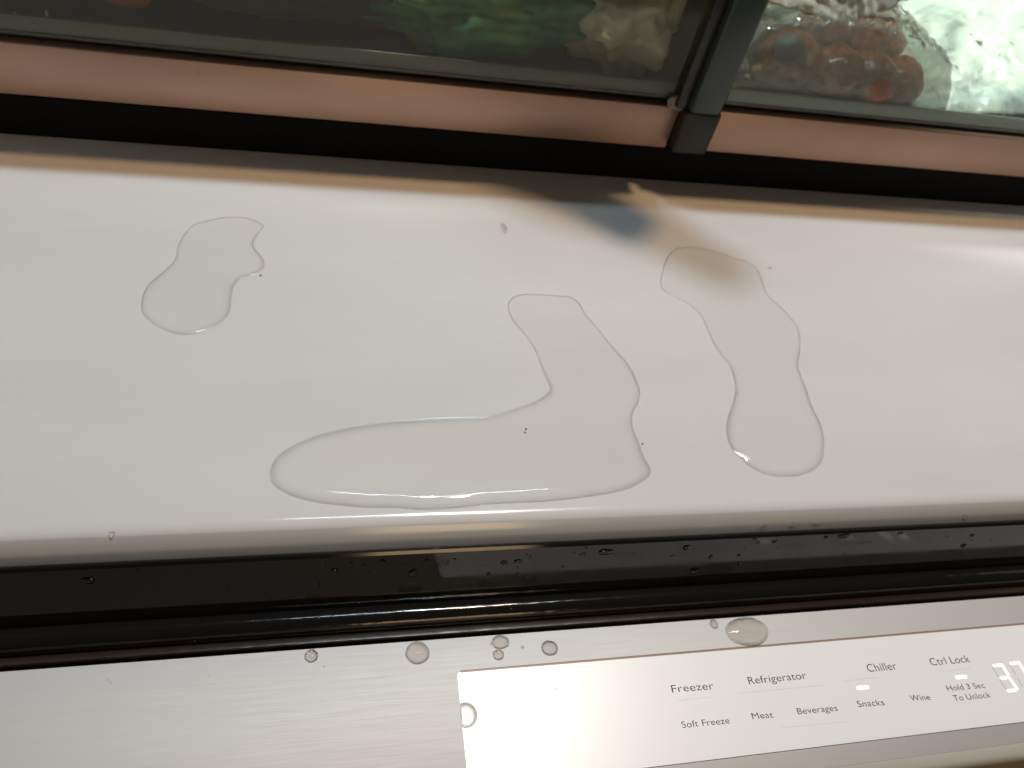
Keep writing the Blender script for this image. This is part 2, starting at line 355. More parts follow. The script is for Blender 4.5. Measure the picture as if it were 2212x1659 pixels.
def text(s, pl, pr, cap_px, base_px=None, m=m_print):
    """lettering laid on the display between two baseline points (crop 2632,1974 x1.58)"""
    (a, b) = zm([pl, pr], 2632, 1974, 1.58)
    A = at(a[0], a[1], zd); Bq = at(b[0], b[1], zd)
    tp = zm([(pl[0], pl[1] - cap_px)], 2632, 1974, 1.58)[0]; Tq = at(tp[0], tp[1], zd)
    cap = (Tq.y - A.y)
    cu = bpy.data.curves.new('lettering', 'FONT'); cu.body = s; cu.size = 1.0; cu.offset = -0.006; cu.space_character = 1.03
    to = bpy.data.objects.new('lettering', cu); C.objects.link(to); bpy.context.view_layer.update()
    dg = bpy.context.evaluated_depsgraph_get(); me = bpy.data.meshes.new_from_object(to.evaluated_get(dg))
    bpy.data.objects.remove(to)
    xs = [v.co.x for v in me.vertices]; x0, x1 = min(xs), max(xs)
    sx = (Bq.x - A.x) / (x1 - x0); sy = cap / 0.73
    sl = (Bq.y - A.y) / (Bq.x - A.x)
    for v in me.vertices:
        X = (v.co.x - x0) * sx; v.co = Vector((A.x + X, A.y + X * sl + v.co.y * sy, zd + 0.00006))
    me.update(); me.materials.clear()
    words = s.split(' ')
    if len(words) == 1: return link('lettering', me, m, disp)
    bm = bmesh.new(); bm.from_mesh(me); seen = set(); isl = []
    for v in bm.verts:
        if v.index in seen: continue
        st = [v]; seen.add(v.index); g = []
        while st:
            q = st.pop(); g.append(q)
            for e in q.link_edges:
                o2 = e.other_vert(q)
                if o2.index not in seen: seen.add(o2.index); st.append(o2)
        isl.append((min(q.co.x for q in g), max(q.co.x for q in g), g))
    isl.sort(key=lambda t: t[0]); gaps = []; mx_ = isl[0][1]
    for i in range(1, len(isl)): gaps.append((isl[i][0] - mx_, i)); mx_ = max(mx_, isl[i][1])
    cuts = [0] + sorted(i for _, i in sorted(gaps)[-(len(words) - 1):]) + [len(isl)]
    for a_, b_ in zip(cuts[:-1], cuts[1:]):
        vsx = [q for t in isl[a_:b_] for q in t[2]]; ix = {q.index: k for k, q in enumerate(vsx)}
        fsx = [[ix[q.index] for q in f.verts] for f in bm.faces if f.verts[0].index in ix]
        mesh('lettering', [q.co for q in vsx], fsx, m, disp)
    bm.free()
for args in [('Freezer', (25, 1190), (285, 1168), 50), ('Refrigerator', (503, 1138), (862, 1103), 49), ('Chiller', (1245, 1062), (1425, 1045), 52),
             ('Ctrl Lock', (1637, 1022), (1880, 1000), 50), ('Soft Freeze', (88, 1410), (383, 1382), 44), ('Meat', (525, 1355), (655, 1345), 42),
             ('Beverages', (808, 1325), (1055, 1302), 42), ('Snacks', (1182, 1280), (1347, 1268), 42), ('Wine', (1512, 1243), (1632, 1234), 40),
             ('Hold 3 Sec', (1740, 1180), (1972, 1160), 38), ('To Unlock', (1782, 1243), (2008, 1220), 40)]:
    text(*args)
def strokepoly(p, q, wpx, name, m, dz=0.00007, x0=2632, y0=1974, s=1.58, rnd=5):
    a, b = zm([p, q], x0, y0, s); A = at(*a, zd); Bq = at(*b, zd); wd = wpx
    d = (Bq - A); d.z = 0; d.normalize(); nn = Vector((-d.y, d.x, 0)); out = []
    for k in range(rnd + 1):
        t = math.pi * k / rnd; out.append(Bq + nn * wd * math.cos(t) + d * wd * math.sin(t) * 0.7)
    for k in range(rnd + 1):
        t = math.pi * k / rnd; out.append(A - nn * wd * math.cos(t) - d * wd * math.sin(t) * 0.7)
    return mesh(name, [(v.x, v.y, zd + dz) for v in reversed(out)], [tuple(range(len(out)))], m, disp)
strokepoly((1178, 1161), (1240, 1155), 0.00062, 'indicator_light', m_lit)
strokepoly((1792, 1096), (1850, 1090), 0.00058, 'indicator_light', m_lit)
for p, q in [((2024, 1022), (2064, 1019)), ((2074, 1014), (2115, 1083)), ((2068, 1100), (2108, 1096)), ((2124, 1102), (2170, 1168)), ((2112, 1179), (2158, 1174)),
             ((2128, 1010), (2164, 1005)), ((2178, 1000), (2222, 1068)), ((2228, 1086), (2270, 1150))]:
    strokepoly(p, q, 0.00046, 'digit_segment', m_lit)
for p, q in [((2018, 1034), (2052, 1090)), ((2062, 1112), (2100, 1170)), ((2128, 1024), (2160, 1076)), ((2172, 1100), (2200, 1150))]:
    strokepoly(p, q, 0.00036, 'digit_segment', m_ghost, 0.00004)
for p, q in [((430, 1195), (985, 1142)), ((1090, 1118), (1300, 1095)), ((1680, 1060), (1880, 1040)), ((60, 1240), (260, 1218)), ((700, 1410), (1110, 1370))]:
    strokepoly(p, q, 0.00008, 'rule_line', m_rule, 0.00004)

# ---------------------------------------------------------------- water

def puddle(name, poly2212, z0, thick, width, label, cat='puddle', group=None, per=6, grid=0.0022, wav=0.10, front=None, rings=(0.04, 0.09, 0.15, 0.22, 0.31, 0.42, 0.55, 0.7, 0.85, 1.0), parent=None):
    P = [at(x, y, z0) for x, y in poly2212]
    pl = spline([(p.x, p.y) for p in P], per)
    n_ = len(pl)
    def dist(q):
        best = 1e9
        for i in range(n_):
            a = pl[i]; b = pl[(i + 1) % n_]; e = b - a
            t = max(0, min(1, (q - a).dot(e) / max(e.length_squared, 1e-18))); best = min(best, (q - (a + e * t)).length_squared)
        return math.sqrt(best)
    def inside(q):
        c_ = False; j = n_ - 1
        for i in range(n_):
            a, b = pl[i], pl[j]
            if (a.y > q.y) != (b.y > q.y) and q.x < (b.x - a.x) * (q.y - a.y) / (b.y - a.y) + a.x: c_ = not c_
            j = i
        return c_
    area = sum(pl[i - 1].x * pl[i].y - pl[i].x * pl[i - 1].y for i in range(n_))
    sg = 1 if area > 0 else -1
    pts = [(p.copy(), 0.0) for p in pl]
    for k in rings:
        dd = k * width
        for i in range(n_):
            tn = (pl[(i + 1) % n_] - pl[i - 1]).normalized(); q = pl[i] + Vector((-tn.y, tn.x)) * sg * dd
            if inside(q):
                D = dist(q)
                if D > dd * 0.93: pts.append((q, D))
    x0 = min(p.x for p in pl); x1 = max(p.x for p in pl); y0 = min(p.y for p in pl); y1 = max(p.y for p in pl)
    yy = y0
    while yy < y1:
        xx = x0
        while xx < x1:
            q = Vector((xx + random.uniform(-.2, .2) * grid, yy + random.uniform(-.2, .2) * grid))
            if inside(q):
                D = dist(q)
                if D > width * 1.08: pts.append((q, D))
            xx += grid
        yy += grid
    rv, re_, rf, ov, *_ = delaunay_2d_cdt([p[0] for p in pts], [(i, (i + 1) % n_) for i in range(n_)], [], 1, 1e-8)
    vs = []
    for v, o_ in zip(rv, ov):
        D = pts[o_[0]][1] if o_ else 0
        T_ = thick; tf = 1.0
        if front:
            tf = max(0, min(1, (front[1] - v[1]) / (front[1] - front[0]))); T_ = thick * (front[2] + (1 - front[2]) * tf * tf * (3 - 2 * tf))
        wl = width * (0.22 + 0.78 * tf); q = min(1.0, D / wl)
        h = T_ * (1 - (1 - q) ** 2) + T_ * 0.25 * (1 - math.exp(-max(0, D - wl) / (2.5 * width)))
        h *= 1 + wav * q * noise.noise(Vector((v[0] * 45, v[1] * 70, z0 * 9 + n_)))
        vs.append((v[0], v[1], z0 + h - (0.00003 if D == 0 else 0)))
    o = mesh(name, vs, [tuple(f) for f in rf], m_water, parent, True)
    bm = bmesh.new(); bm.from_mesh(o.data)
    for f in bm.faces:
        f.normal_update()
        if f.normal.z < 0: f.normal_flip()
    bm.to_mesh(o.data); bm.free()
    for p in o.data.polygons: p.use_smooth = True
    
    if not parent: tag(o, label, cat, group)
    return o
P1_ = zm([(430, 1090), (440, 1190), (500, 1270), (600, 1340), (720, 1400), (860, 1432), (980, 1428), (1100, 1400), (1220, 1350), (1320, 1280), (1390, 1190), (1412, 1090), (1418, 1000), (1440, 900), (1520, 820), (1640, 785), (1730, 740), (1775, 670), (1750, 590), (1690, 520), (1655, 440), (1700, 340), (1770, 265), (1700, 200), (1600, 160), (1450, 145), (1300, 155), (1150, 190), (1010, 225), (920, 310), (860, 400), (820, 480), (815, 560), (770, 650), (650, 760), (540, 850), (460, 960)], 400, 800, 2.765)
P2_ = zm([(85, 1100), (100, 1160), (180, 1215), (290, 1250), (420, 1272), (600, 1288), (760, 1288), (860, 1298), (1000, 1296), (1120, 1285), (1240, 1272), (1400, 1263), (1560, 1255), (1720, 1238), (1880, 1215), (1990, 1190), (2070, 1150), (2115, 1105), (2112, 1065), (2090, 1030), (2060, 950), (2025, 860), (2022, 790), (2050, 730), (2062, 670), (2040, 600), (1990, 510), (1900, 410), (1830, 320), (1775, 260), (1740, 200), (1700, 165), (1640, 155), (1500, 145), (1410, 150), (1365, 180), (1355, 230), (1380, 290), (1440, 360), (1490, 430), (1520, 500), (1550, 580), (1578, 640), (1560, 680), (1500, 720), (1400, 755), (1260, 795), (1120, 802), (960, 808), (820, 820), (650, 835), (450, 870), (300, 910), (180, 970), (110, 1030)], 1000, 1050, 1.3554)
P3_ = zm([(145, 390), (150, 330), (175, 250), (220, 195), (290, 175), (390, 185), (480, 210), (560, 235), (640, 260), (690, 300), (715, 345), (735, 400), (750, 440), (810, 500), (870, 560), (920, 620), (940, 690), (938, 770), (928, 850), (950, 920), (980, 1000), (1010, 1090), (1055, 1180), (1075, 1260), (1075, 1350), (1050, 1415), (1000, 1455), (920, 1478), (840, 1483), (760, 1475), (690, 1448), (620, 1400), (560, 1335), (525, 1270), (518, 1200), (530, 1130), (555, 1060), (568, 990), (555, 900), (530, 840), (480, 780), (430, 700), (400, 620), (370, 560), (320, 515), (250, 475), (180, 440)], 2500, 850, 1.4422)
puddle('puddle', P1_, 0.0, 0.0012, 0.0066, 'smallest water puddle, a short curled blob far from the other two on the white panel', front=(0.24, 0.31, 0.35))
puddle('puddle', P2_, 0.0, 0.0015, 0.0075, 'largest water puddle, boot shaped, its long toe beside the rolled front edge', front=(0.145, 0.25, 0.30))
puddle('puddle', P3_, 0.0, 0.0014, 0.0072, 'long wavy water puddle running from the tan shadow towards the front of the white panel', front=(0.155, 0.27, 0.30))

def drop(center, rx, ry, h, nrm=Vector((0, 0, 1)), name='water_droplet', irr=0.05, seg=28, rot=0.0, nr=7, sink=0.00003):
    u = Vector((1, 0, 0)); u = (u - nrm * u.dot(nrm)).normalized(); v = nrm.cross(u); ph = random.uniform(0, 9)
    vs = [center + nrm * (h - sink)]; fs = []
    for i in range(1, nr + 1):
        q = math.sin(math.pi / 2 * i / nr)
        for k in range(seg):
            a = 2 * math.pi * k / seg; w_ = 1 + irr * noise.noise(Vector((math.cos(a) * 1.3 + ph, math.sin(a) * 1.3, ph)))
            x = rx * q * w_ * math.cos(a); y = ry * q * w_ * math.sin(a)
            xr = x * math.cos(rot) - y * math.sin(rot); yr = x * math.sin(rot) + y * math.cos(rot)
            vs.append(center + u * xr + v * yr + nrm * (h * (1 - q ** 2.3) - sink))
    for k in range(seg): fs.append((0, 1 + k, 1 + (k + 1) % seg))
    for i in range(nr - 1):
        for k in range(seg):
            a = 1 + i * seg + k; b = 1 + i * seg + (k + 1) % seg; fs.append((a, a + seg, b + seg, b))
    o = mesh(name, vs, fs, m_dropw if nrm.z > 0.99 else m_waterb, None, True); return o
def px_at(z, p0=None, nrm=None):
    def f(x, y): return at(x, y, z) if p0 is None else on_plane(x, y, p0, nrm)
    return f
def drop_px(cx_, cy_, rxp, ryp, hr, label, group, x0, y0, s, z=None, plane=None, **k):
    (c_,) = zm([(cx_, cy_)], x0, y0, s); (e1,) = zm([(cx_ + rxp, cy_)], x0, y0, s); (e2,) = zm([(cx_, cy_ + ryp)], x0, y0, s)
    f = (lambda p: at(p[0], p[1], z)) if plane is None else (lambda p: on_plane(p[0], p[1], *plane))
    c0 = f(c_); rx = (f(e1) - c0).length; ry = (f(e2) - c0).length
    if z == ZS: c0.y = min(c0.y, ys - ry * 1.03)      # whole on the steel
    o = drop(c0, rx, ry, hr * min(rx, ry), plane[1] if plane else Vector((0, 0, 1)), **k)
    tag(o, label, 'water droplet', group); return o
g1 = 'water droplets on the steel top'
Z5 = (1150, 2350, 2.1067); Z3 = (2632, 1974, 1.58); Z2 = (1300, 1974, 1.58); Z1 = (0, 1974, 1.58)
drop_px(160, 490, 58, 56, .36, 'lone round droplet on the bare steel, farthest from the display', g1, *Z5, z=ZS)
drop_px(1038, 418, 102, 96, .30, 'large round droplet on steel touching the black seal, between the lone one and the display', g1, *Z5, z=ZS)
drop_px(1722, 331, 76, 59, .36, 'oval droplet against the black seal, directly above a smaller round one', g1, *Z5, z=ZS)
drop_px(1712, 482, 48, 45, .38, 'small round droplet just above the display edge, under the oval one', g1, *Z5, z=ZS)
drop_px(2137, 425, 71, 64, .36, 'medium round droplet above the display edge, standing apart beside the oval and small pair', g1, *Z5, z=ZS)
drop_px(1655, 395, 11, 12, .40, 'pin sized droplet tucked between the oval and the small round droplet', g1, *Z5, z=ZS, seg=14, nr=4)
drop_px(1912, 419, 15, 14, .40, 'tiny droplet halfway between the small and the medium round droplets', g1, *Z5, z=ZS, seg=14, nr=4)
drop_px(277, 745, 27, 29, .40, 'tiny round droplet beside the widest droplet on the steel', g1, *Z3, z=ZS)
drop_px(477, 772, 137, 87, .30, 'widest flat oval droplet on the steel above the word Refrigerator', g1, *Z3, z=ZS, nr=12, seg=48)
# droplets on the rolled front face and flat part of the floor panel
g2 = 'water droplets on the white floor panel'
pf = (Vector((0, 0.1323, -0.0098)), Vector((0, -0.0081, 0.0045)).normalized())
drop_px(588, 160, 21, 15, .5, 'roundish droplet hanging low on the rolled front edge, nearest the two torn ones', g2, *Z3, plane=pf, seg=18, nr=5)
drop_px(770, 143, 29, 15, .45, 'slanted droplet hanging in the middle of three on the rolled front edge', g2, *Z3, plane=pf, seg=18, nr=5, irr=.3)
drop_px(918, 141, 26, 10, .45, 'flat sliver droplet, last of three on the rolled front edge', g2, *Z3, plane=pf, seg=18, nr=5, irr=.3)
drop_px(1845, 97, 15, 14, .5, 'solitary round droplet on the rolled front edge near the red lit side', g2, *Z3, plane=pf, seg=18, nr=5)['label'] = 'solitary round droplet on the rolled front edge above the word Lock'
drop_px(1080, 1420, 18, 34, .35, 'narrow upright droplet on the white panel beside the bottle shadow', g2, 1300, 0, 1.58, z=0.0, seg=18, nr=5)
drop_px(697, 195, 17, 13, .35, 'small faint droplet near the rolled edge below the smallest puddle', g2, *Z1, z=0.0, seg=18, nr=5)
drop_px(768, 297, 10, 8, .4, 'tiny droplet beside the top of the wavy puddle', g2, 2500, 850, 1.4422, z=0.0, seg=14, nr=4)
pt_ = (Vector((0, YT, 0.03)), Vector((0, -1, 0)))
drop_px(668, 247, 8, 7, .7, 'single tiny glinting droplet clinging to the steel trim of the dim drawer', 'water droplets on the copper trims', *(0, 0, 0.8612), plane=pt_, seg=14, nr=5)
drop_px(1728, 252, 5, 5, .7, 'minute droplet on the steel trim close to the divider foot', 'water droplets on the copper trims', *(0, 0, 0.8612), plane=pt_, seg=14, nr=5)
# drop at the corner of the display, cut off by the steel edge
hp = []
(cc,) = zm([(312, 880)], 1750, 2580, 3.7375); 
Cq = at(cc[0], cc[1], zd); Rq = (at(*zm([(486, 880)], 1750, 2580, 3.7375)[0], zd) - Cq).length
def half_drop():
    vs = []; fs = []; seg = 40; nr = 10; top = 0.0016
    vs.append((Cq.x, Cq.y, zd + top))
    for i in range(1, nr + 1):
        q = math.sin(math.pi / 2 * i / nr)
        for k in range(seg):
            a = 2 * math.pi * k / seg; x = Cq.x + Rq * q * math.cos(a); y = Cq.y + Rq * 1.05 * q * math.sin(a)
            z = zd + top * (1 - q ** 2.2) - 0.00002
            x = max(x, dx0 + 0.00002)
            vs.append((x, y, z))
    for k in range(seg): fs.append((0, 1 + k, 1 + (k + 1) % seg))
    for i in range(nr - 1):
        for k in range(seg):
            a = 1 + i * seg + k; b = 1 + i * seg + (k + 1) % seg; fs.append((a, a + seg, b + seg, b))
    o = mesh('water_droplet', vs, fs, m_dropw, None, True); 
    tag(o, 'bulging half round droplet held against the steel at the corner end of the display', 'water droplet', g1)
half_drop()
# droplets on the sloping black sill
ns = Vector((0, -(T[1] - B[1]), (T[0] - B[0]))).normalized()
pe = (Vector((0, 0.125, -0.01308 )), ns)
pe = (Vector((0, B[0], B[1])), Vector((0, -(-0.0074 - B[1]), (0.1284 - B[0]))).normalized())
g3 = 'small water droplets scattered on the black sill'
lab = 'small dark water droplet among many on the sloping black sill'
for (x, y, a, b, Z, L) in [(515, 448, 28, 30, Z2, 'roundest dark droplet on the black sill, inside a reflected droplet ring'), (1082, 380, 27, 15, Z2, 'dark oval droplet on the sill, first of a close pair'), (1168, 373, 27, 13, Z2, 'dark oval droplet on the sill, second of a close pair'),
        (598, 368, 20, 12, Z2, None), (330, 372, 30, 12, Z2, 'elongated slanting droplet on the sill standing askew'), (135, 382, 18, 7, Z2, None), (214, 394, 14, 6, Z2, None), (458, 388, 13, 5, Z2, None), (30, 428, 23, 13, Z2, None), (774, 360, 12, 7, Z2, None),
        (1166, 452, 10, 8, Z2, None), (1570, 330, 22, 11, Z2, None), (1592, 290, 12, 7, Z2, None), (1718, 315, 56, 20, Z2, 'long flat dark droplet on the sill, the widest one there'), (1447, 405, 10, 6, Z2, None), (985, 452, 12, 12, Z2, None), (1245, 345, 9, 12, Z2, None), (2130, 338, 18, 6, Z2, None),
        (112, 287, 21, 16, Z3, 'dark round droplet on the sill beside the glinting one'), (262, 345, 12, 14, Z3, 'glinting droplet on the sill above the widest steel droplet'), (160, 432, 30, 22, Z3, 'tilted droplet at the lower edge of the sill above a tiny steel droplet'), (443, 384, 15, 10, Z3, None), (440, 334, 13, 7, Z3, None), (537, 230, 22, 8, Z3, None), (555, 258, 13, 6, Z3, None), (660, 250, 18, 9, Z3, None),
        (980, 222, 17, 8, Z3, None), (1088, 215, 48, 13, Z3, 'streaky run of merged droplets high on the sill'), (1443, 197, 20, 8, Z3, None), (1836, 275, 21, 11, Z3, None), (1890, 212, 18, 8, Z3, None),
        (545, 492, 48, 20, Z1, 'broad faint droplet on the otherwise dry end of the sill'), (866, 424, 25, 9, Z1, None), (2083, 426, 22, 12, Z1, None), (1936, 492, 8, 7, Z1, None)]:
    rot = -0.6 if L and 'slanting' in L else 0.0
    drop_px(x, y, a, b, .42, L or lab, g3, *Z, plane=pe, seg=16, nr=5, irr=.35, rot=rot)
# spatter too fine to count
def spatter(name, spots, plane, r0, r1, label):
    vs = []; fs = []
    for (x, y) in spots:
        c_ = on_plane(x, y, *plane); r = random.uniform(r0, r1); nrm = plane[1]; u = Vector((1, 0, 0)); v = nrm.cross(u); b0 = len(vs)
        vs.append(c_ + nrm * r * 0.5)
        for rr, hh in ((0.6, 0.36), (1, 0)):
            for k in range(8):
                a = math.pi * k / 4; vs.append(c_ + u * r * rr * math.cos(a) + v * r * rr * math.sin(a) + nrm * (hh * r - 0.00001))
        for k in range(8):
            k2 = (k + 1) % 8; fs.append((b0, b0 + 1 + k, b0 + 1 + k2)); fs.append((b0 + 1 + k, b0 + 9 + k, b0 + 9 + k2, b0 + 1 + k2))
    o = mesh(name, vs, fs, m_waterb if 'steel' not in name and 'display' not in name else m_dropw, None, True); tag(o, label, 'water', kind='stuff')
up = Vector((0, 0, 1))
def linept(x, f): return (x, 1195 - 0.054 * (x - 1106) * 1.0 + f)
spatter('fine_spatter', [linept(random.uniform(250, 2200), random.uniform(0, 62)) for _ in range(120)], pe, 0.0001, 0.0004, 'fine water spatter over the black sill')
spatter('steel_spatter', [(408, 1225 + 260), (395, 1650 - 60), (640, 1380), (1400, 1400), (190, 1470), (1100, 1412), (700, 1440), (232, 1468), (1280, 1390), (450, 1460), (222, 1640), (239, 1476)], (Vector((0, 0, ZS)), up), 0.00012, 0.0003, 'fine water spatter over the brushed steel')
spatter('display_spatter', [zm([p], 1300, 1974, 1.58)[0] for p in ((818, 1134), (1408, 1166), (1580, 1137), (1572, 1130), (895, 1450))], (Vector((0, 0, zd)), up), 0.0002, 0.00042, 'a few fine water specks on the white display')
gpl = (Vector((0, 0.116, -0.0289)), up)
spatter('seal_spatter', [(random.uniform(300, 2100), 0) for _ in range(0)] + [(x, 1312 - 0.066 * (x - 1106) + random.uniform(-22, 30)) for x in [random.uniform(250, 2200) for _ in range(70)]], gpl, 0.0001, 0.00035, 'fine water spatter over the black rubber seal')

# ---------------------------------------------------------------- specks of dirt on the white panel
m_dirt = mat('dark_dirt', (0.03, 0.025, 0.02), 0.8)
def speck(px, py, rx, ry, label, rot=0):
    c_ = at(px, py, 0.0); o = drop(c_ + Vector((0, 0, 0.0019 if 'puddle' in label and 'inside' in label else 0)), rx, ry, min(rx, ry) * 0.6, name='crumb', irr=.6, seg=9, nr=3, rot=rot)
    o.data.materials.clear(); o.data.materials.append(m_dirt); tag(o, label, 'crumb')
speck(1134.5, 933, 0.00045, 0.0005, 'black speck floating inside the largest puddle')
speck(562.5, 595.5, 0.0007, 0.0004, 'dark crumb beside the smallest puddle', 0.7)
speck(1388, 959, 0.0004, 0.0006, 'minute dark crumb at the heel edge of the boot shaped water')

# ---------------------------------------------------------------- drawer contents
m_green = mat('leafy_green', (0.05, 0.17, 0.06), 0.45)
n = N(m_green); a = n.noise(40, (1, 1, 1), 4); cr = n.ramp(a.outputs[0], [(0.3, (0.04, 0.17, 0.08)), (0.55, (0.09, 0.28, 0.10)), (0.75, (0.22, 0.27, 0.07))]); n.l(cr.outputs[0], n.b.inputs['Base Color'])
m_tomato = mat('tomato_skin', (0.45, 0.07, 0.03), 0.25)
n = N(m_tomato); a = n.noise(22, (1, 1, 1), 3); cr = n.ramp(a.outputs[0], [(0.3, (0.34, 0.075, 0.035)), (0.7, (0.50, 0.19, 0.09))]); n.l(cr.outputs[0], n.b.inputs['Base Color'])
m_darkspot = mat('dark_sticker', (0.13, 0.13, 0.135), 0.5)

def blob(name, c_, r, m, parent=None, amp=0.15, freq=2.0, sub=4, seed=0.0):
    bm = bmesh.new(); bmesh.ops.create_icosphere(bm, subdivisions=sub, radius=1)
    for v in bm.verts:
        d = 1 + amp * noise.noise(v.co * freq + Vector((seed, seed * 2, 0))) + amp * .4 * noise.noise(v.co * freq * 3 + Vector((seed, 0, 3)))
        v.co = Vector(c_) + Vector((v.co.x * r[0] * d, v.co.y * r[1] * d, v.co.z * r[2] * d))
    return from_bm(name, bm, m, parent, True)
def bag_material(name, tint, haze_col, haze, bump_scale=60, gr=0.08, ex=0.03):
    m, n, m1, gl, df = thin_clear(name, tint, haze_col, haze, gr, ex)
    c_ = n.a('TexCoord'); nz = n.a('TexNoise'); nz.inputs['Scale'].default_value = bump_scale; nz.inputs['Detail'].default_value = 4; nz.inputs['Distortion'].default_value = 1.2
    n.l(c_.outputs['Object'], nz.inputs['Vector']); bp = n.a('Bump'); bp.inputs['Strength'].default_value = 0.9; bp.inputs['Distance'].default_value = 0.004
    n.l(nz.outputs[0], bp.inputs['Height']); n.l(bp.outputs[0], gl.inputs['Normal']); n.l(bp.outputs[0], df.inputs['Normal'])
    return m, n, m1, df
# dim drawer: leafy vegetables, a wrapped greyish bag and a crumpled clear bag
zb = 0.0497
p = at(1060, 120, zb); 
tag(blob('leafy_vegetable', (p.x - 0.005, p.y + 0.012, zb + 0.020), (0.062, 0.028, 0.022), m_green, None, .35, 2.3, 5, 3), 'long dark green leafy vegetable lying in the dim drawer', 'vegetable')
bm_, n_b, m1_b, df_b = bag_material('wrinkled_clear_bag', (0.75, 0.76, 0.68), (0.66, 0.68, 0.57), 0.85, 45)
p = at(1330, 130, zb)
tag(blob('plastic_bag', (p.x - 0.004, p.y + 0.004, zb + 0.030), (0.036, 0.026, 0.034), bm_, None, .42, 1.9, 5, 5), 'wrinkled milky plastic bag standing near the divider in the dim drawer', 'bag')
m_grey = mat('grey_wrap', (0.11, 0.10, 0.10), 0.5)
p = at(700, 60, zb)
tag(blob('wrapped_package', (p.x, p.y + 0.02, zb + 0.024), (0.085, 0.035, 0.025), m_grey, None, .3, 1.5, 4, 11), 'dark grey wrapped package behind the smoky pane', 'package')
m_or = mat('orange_print', (0.50, 0.16, 0.04), 0.5)
p = at(275, -4, zb + 0.01)
tag(blob('carrot', (p.x, p.y, p.z), (0.011, 0.005, 0.004), m_or, None, .15, 1.7, 3, 1), 'orange carrot end showing at the dark far end of the dim drawer', 'carrot')
for px, hh in ((46, 0.011), (116, 0.013), (200, 0.008)):
    q = at(px, 78 + px * 0.08, y=YT + 0.0075)
    box('rib', (q.x - 0.0004, YT + 0.0068, q.z - 0.001), (q.x + 0.0004, YT + 0.0090, q.z + hh), m_rib, dL, 0.0002)
# crumpled scrap of tape on the pane corner
def scrap():
    vs = []; fs = []; nx, ny = 14, 8
    for j in range(ny + 1):
        for i in range(nx + 1):
            u, v = i / nx, j / ny; px = 1440 + 68 * u; py = 203 + 34 * v + 3 * u
            k = math.sin(math.pi * u) ** .5
            py = 220 + (py - 220) * (0.25 + 0.75 * k)
            q = at(px, py, y=YT - 0.0002); q.y -= 0.0006 + 0.0012 * abs(noise.noise(Vector((u * 6, v * 5, 2)))); vs.append(q)
    for j in range(ny):
        for i in range(nx): a = j * (nx + 1) + i; fs.append((a, a + 1, a + nx + 2, a + nx + 1))
    o = mesh('tape_scrap', vs, fs, m_scrap, None, True)
    md = o.modifiers.new('t', 'SOLIDIFY'); md.thickness = 0.0002
    tag(o, 'crumpled clear tape scrap stuck at the pane corner beside the divider', 'tape')
m_scrap = bag_material('clear_tape', (0.8, 0.8, 0.78), (0.45, 0.44, 0.42), 0.45, 300, 0.15, .1)[0]
scrap()
# lit drawer: tomatoes in a printed clear bag
g5 = 'tomatoes in the lit drawer'
for (px, py, r, L) in [(1708, 150, .0195, 'orange red tomato with a dark round sticker, nearest the divider'), (1815, 175, .017, 'red tomato under the printed part of the clear bag'), (1892, 190, .0165, 'red tomato in the middle of the clear bag'),
                       (1955, 195, .0150, 'small red tomato at the far end of the clear bag'), (1790, 85, .018, 'tomato at the back of the clear bag under the white bag corner'), (1900, 105, .019, 'tomato at the back of the clear bag, farther from the divider')]:
    p = at(px, py, zb + r * 0.9); p.y += 0.013 if r > .019 else 0.010
    t_ = blob('tomato', (p.x, p.y, zb + r * 0.88), (r, r * .95, r * .86), m_tomato, None, .16, 1.3, 4, px)
    tag(t_, L, 'tomato', g5)
    if 'sticker' in L:
        d = (Vector((0, 0, HC)) - p).normalized()
        # a round sticker following the skin
        c0 = Vector((p.x, p.y, zb + r * 0.88)); dirn = (d + Vector((0.10, 0, 0.42))).normalized(); u = dirn.orthogonal().normalized(); v = dirn.cross(u)
        vs = [c0 + dirn * r * 1.0]; fs = []
        for i in range(1, 5):
            for k in range(20):
                a = 2 * math.pi * k / 20; q = (dirn + (u * math.cos(a) + v * math.sin(a)) * 0.12 * i).normalized(); vs.append(c0 + Vector((q.x * r, q.y * r * .97, q.z * r * .9)) * 1.05)
        for k in range(20): fs.append((0, 1 + k, 1 + (k + 1) % 20))
        for i in range(3):
            for k in range(20): a = 1 + i * 20 + k; b = 1 + i * 20 + (k + 1) % 20; fs.append((a, a + 20, b + 20, b))
        mesh('sticker', vs, fs, m_darkspot, t_, True)
def sheet(name, xr, yr, hf, m, nx=70, ny=50, th=0.0003):
    vs = []; fs = []
    for j in range(ny + 1):
        for i in range(nx + 1):
            u, v = i / nx, j / ny; x = xr[0] + (xr[1] - xr[0]) * u; y = yr[0] + (yr[1] - yr[0]) * v
            vs.append((x, y, hf(x, y, u, v)))
    for j in range(ny):
        for i in range(nx): a = j * (nx + 1) + i; fs.append((a, a + 1, a + nx + 2, a + nx + 1))
    o = mesh(name, vs, fs, m, None, True); md = o.modifiers.new('thickness', 'SOLIDIFY'); md.thickness = th; return o
def crease(x, y, f, s):
    return 1 - abs(noise.noise(Vector((x * f, y * f, s)))) * 2
bag_m, nb, m1b, dfb = bag_material('printed_clear_bag', (0.93, 0.94, 0.92), (0.50, 0.42, 0.34), 0.17, 70, 0.06, .05)
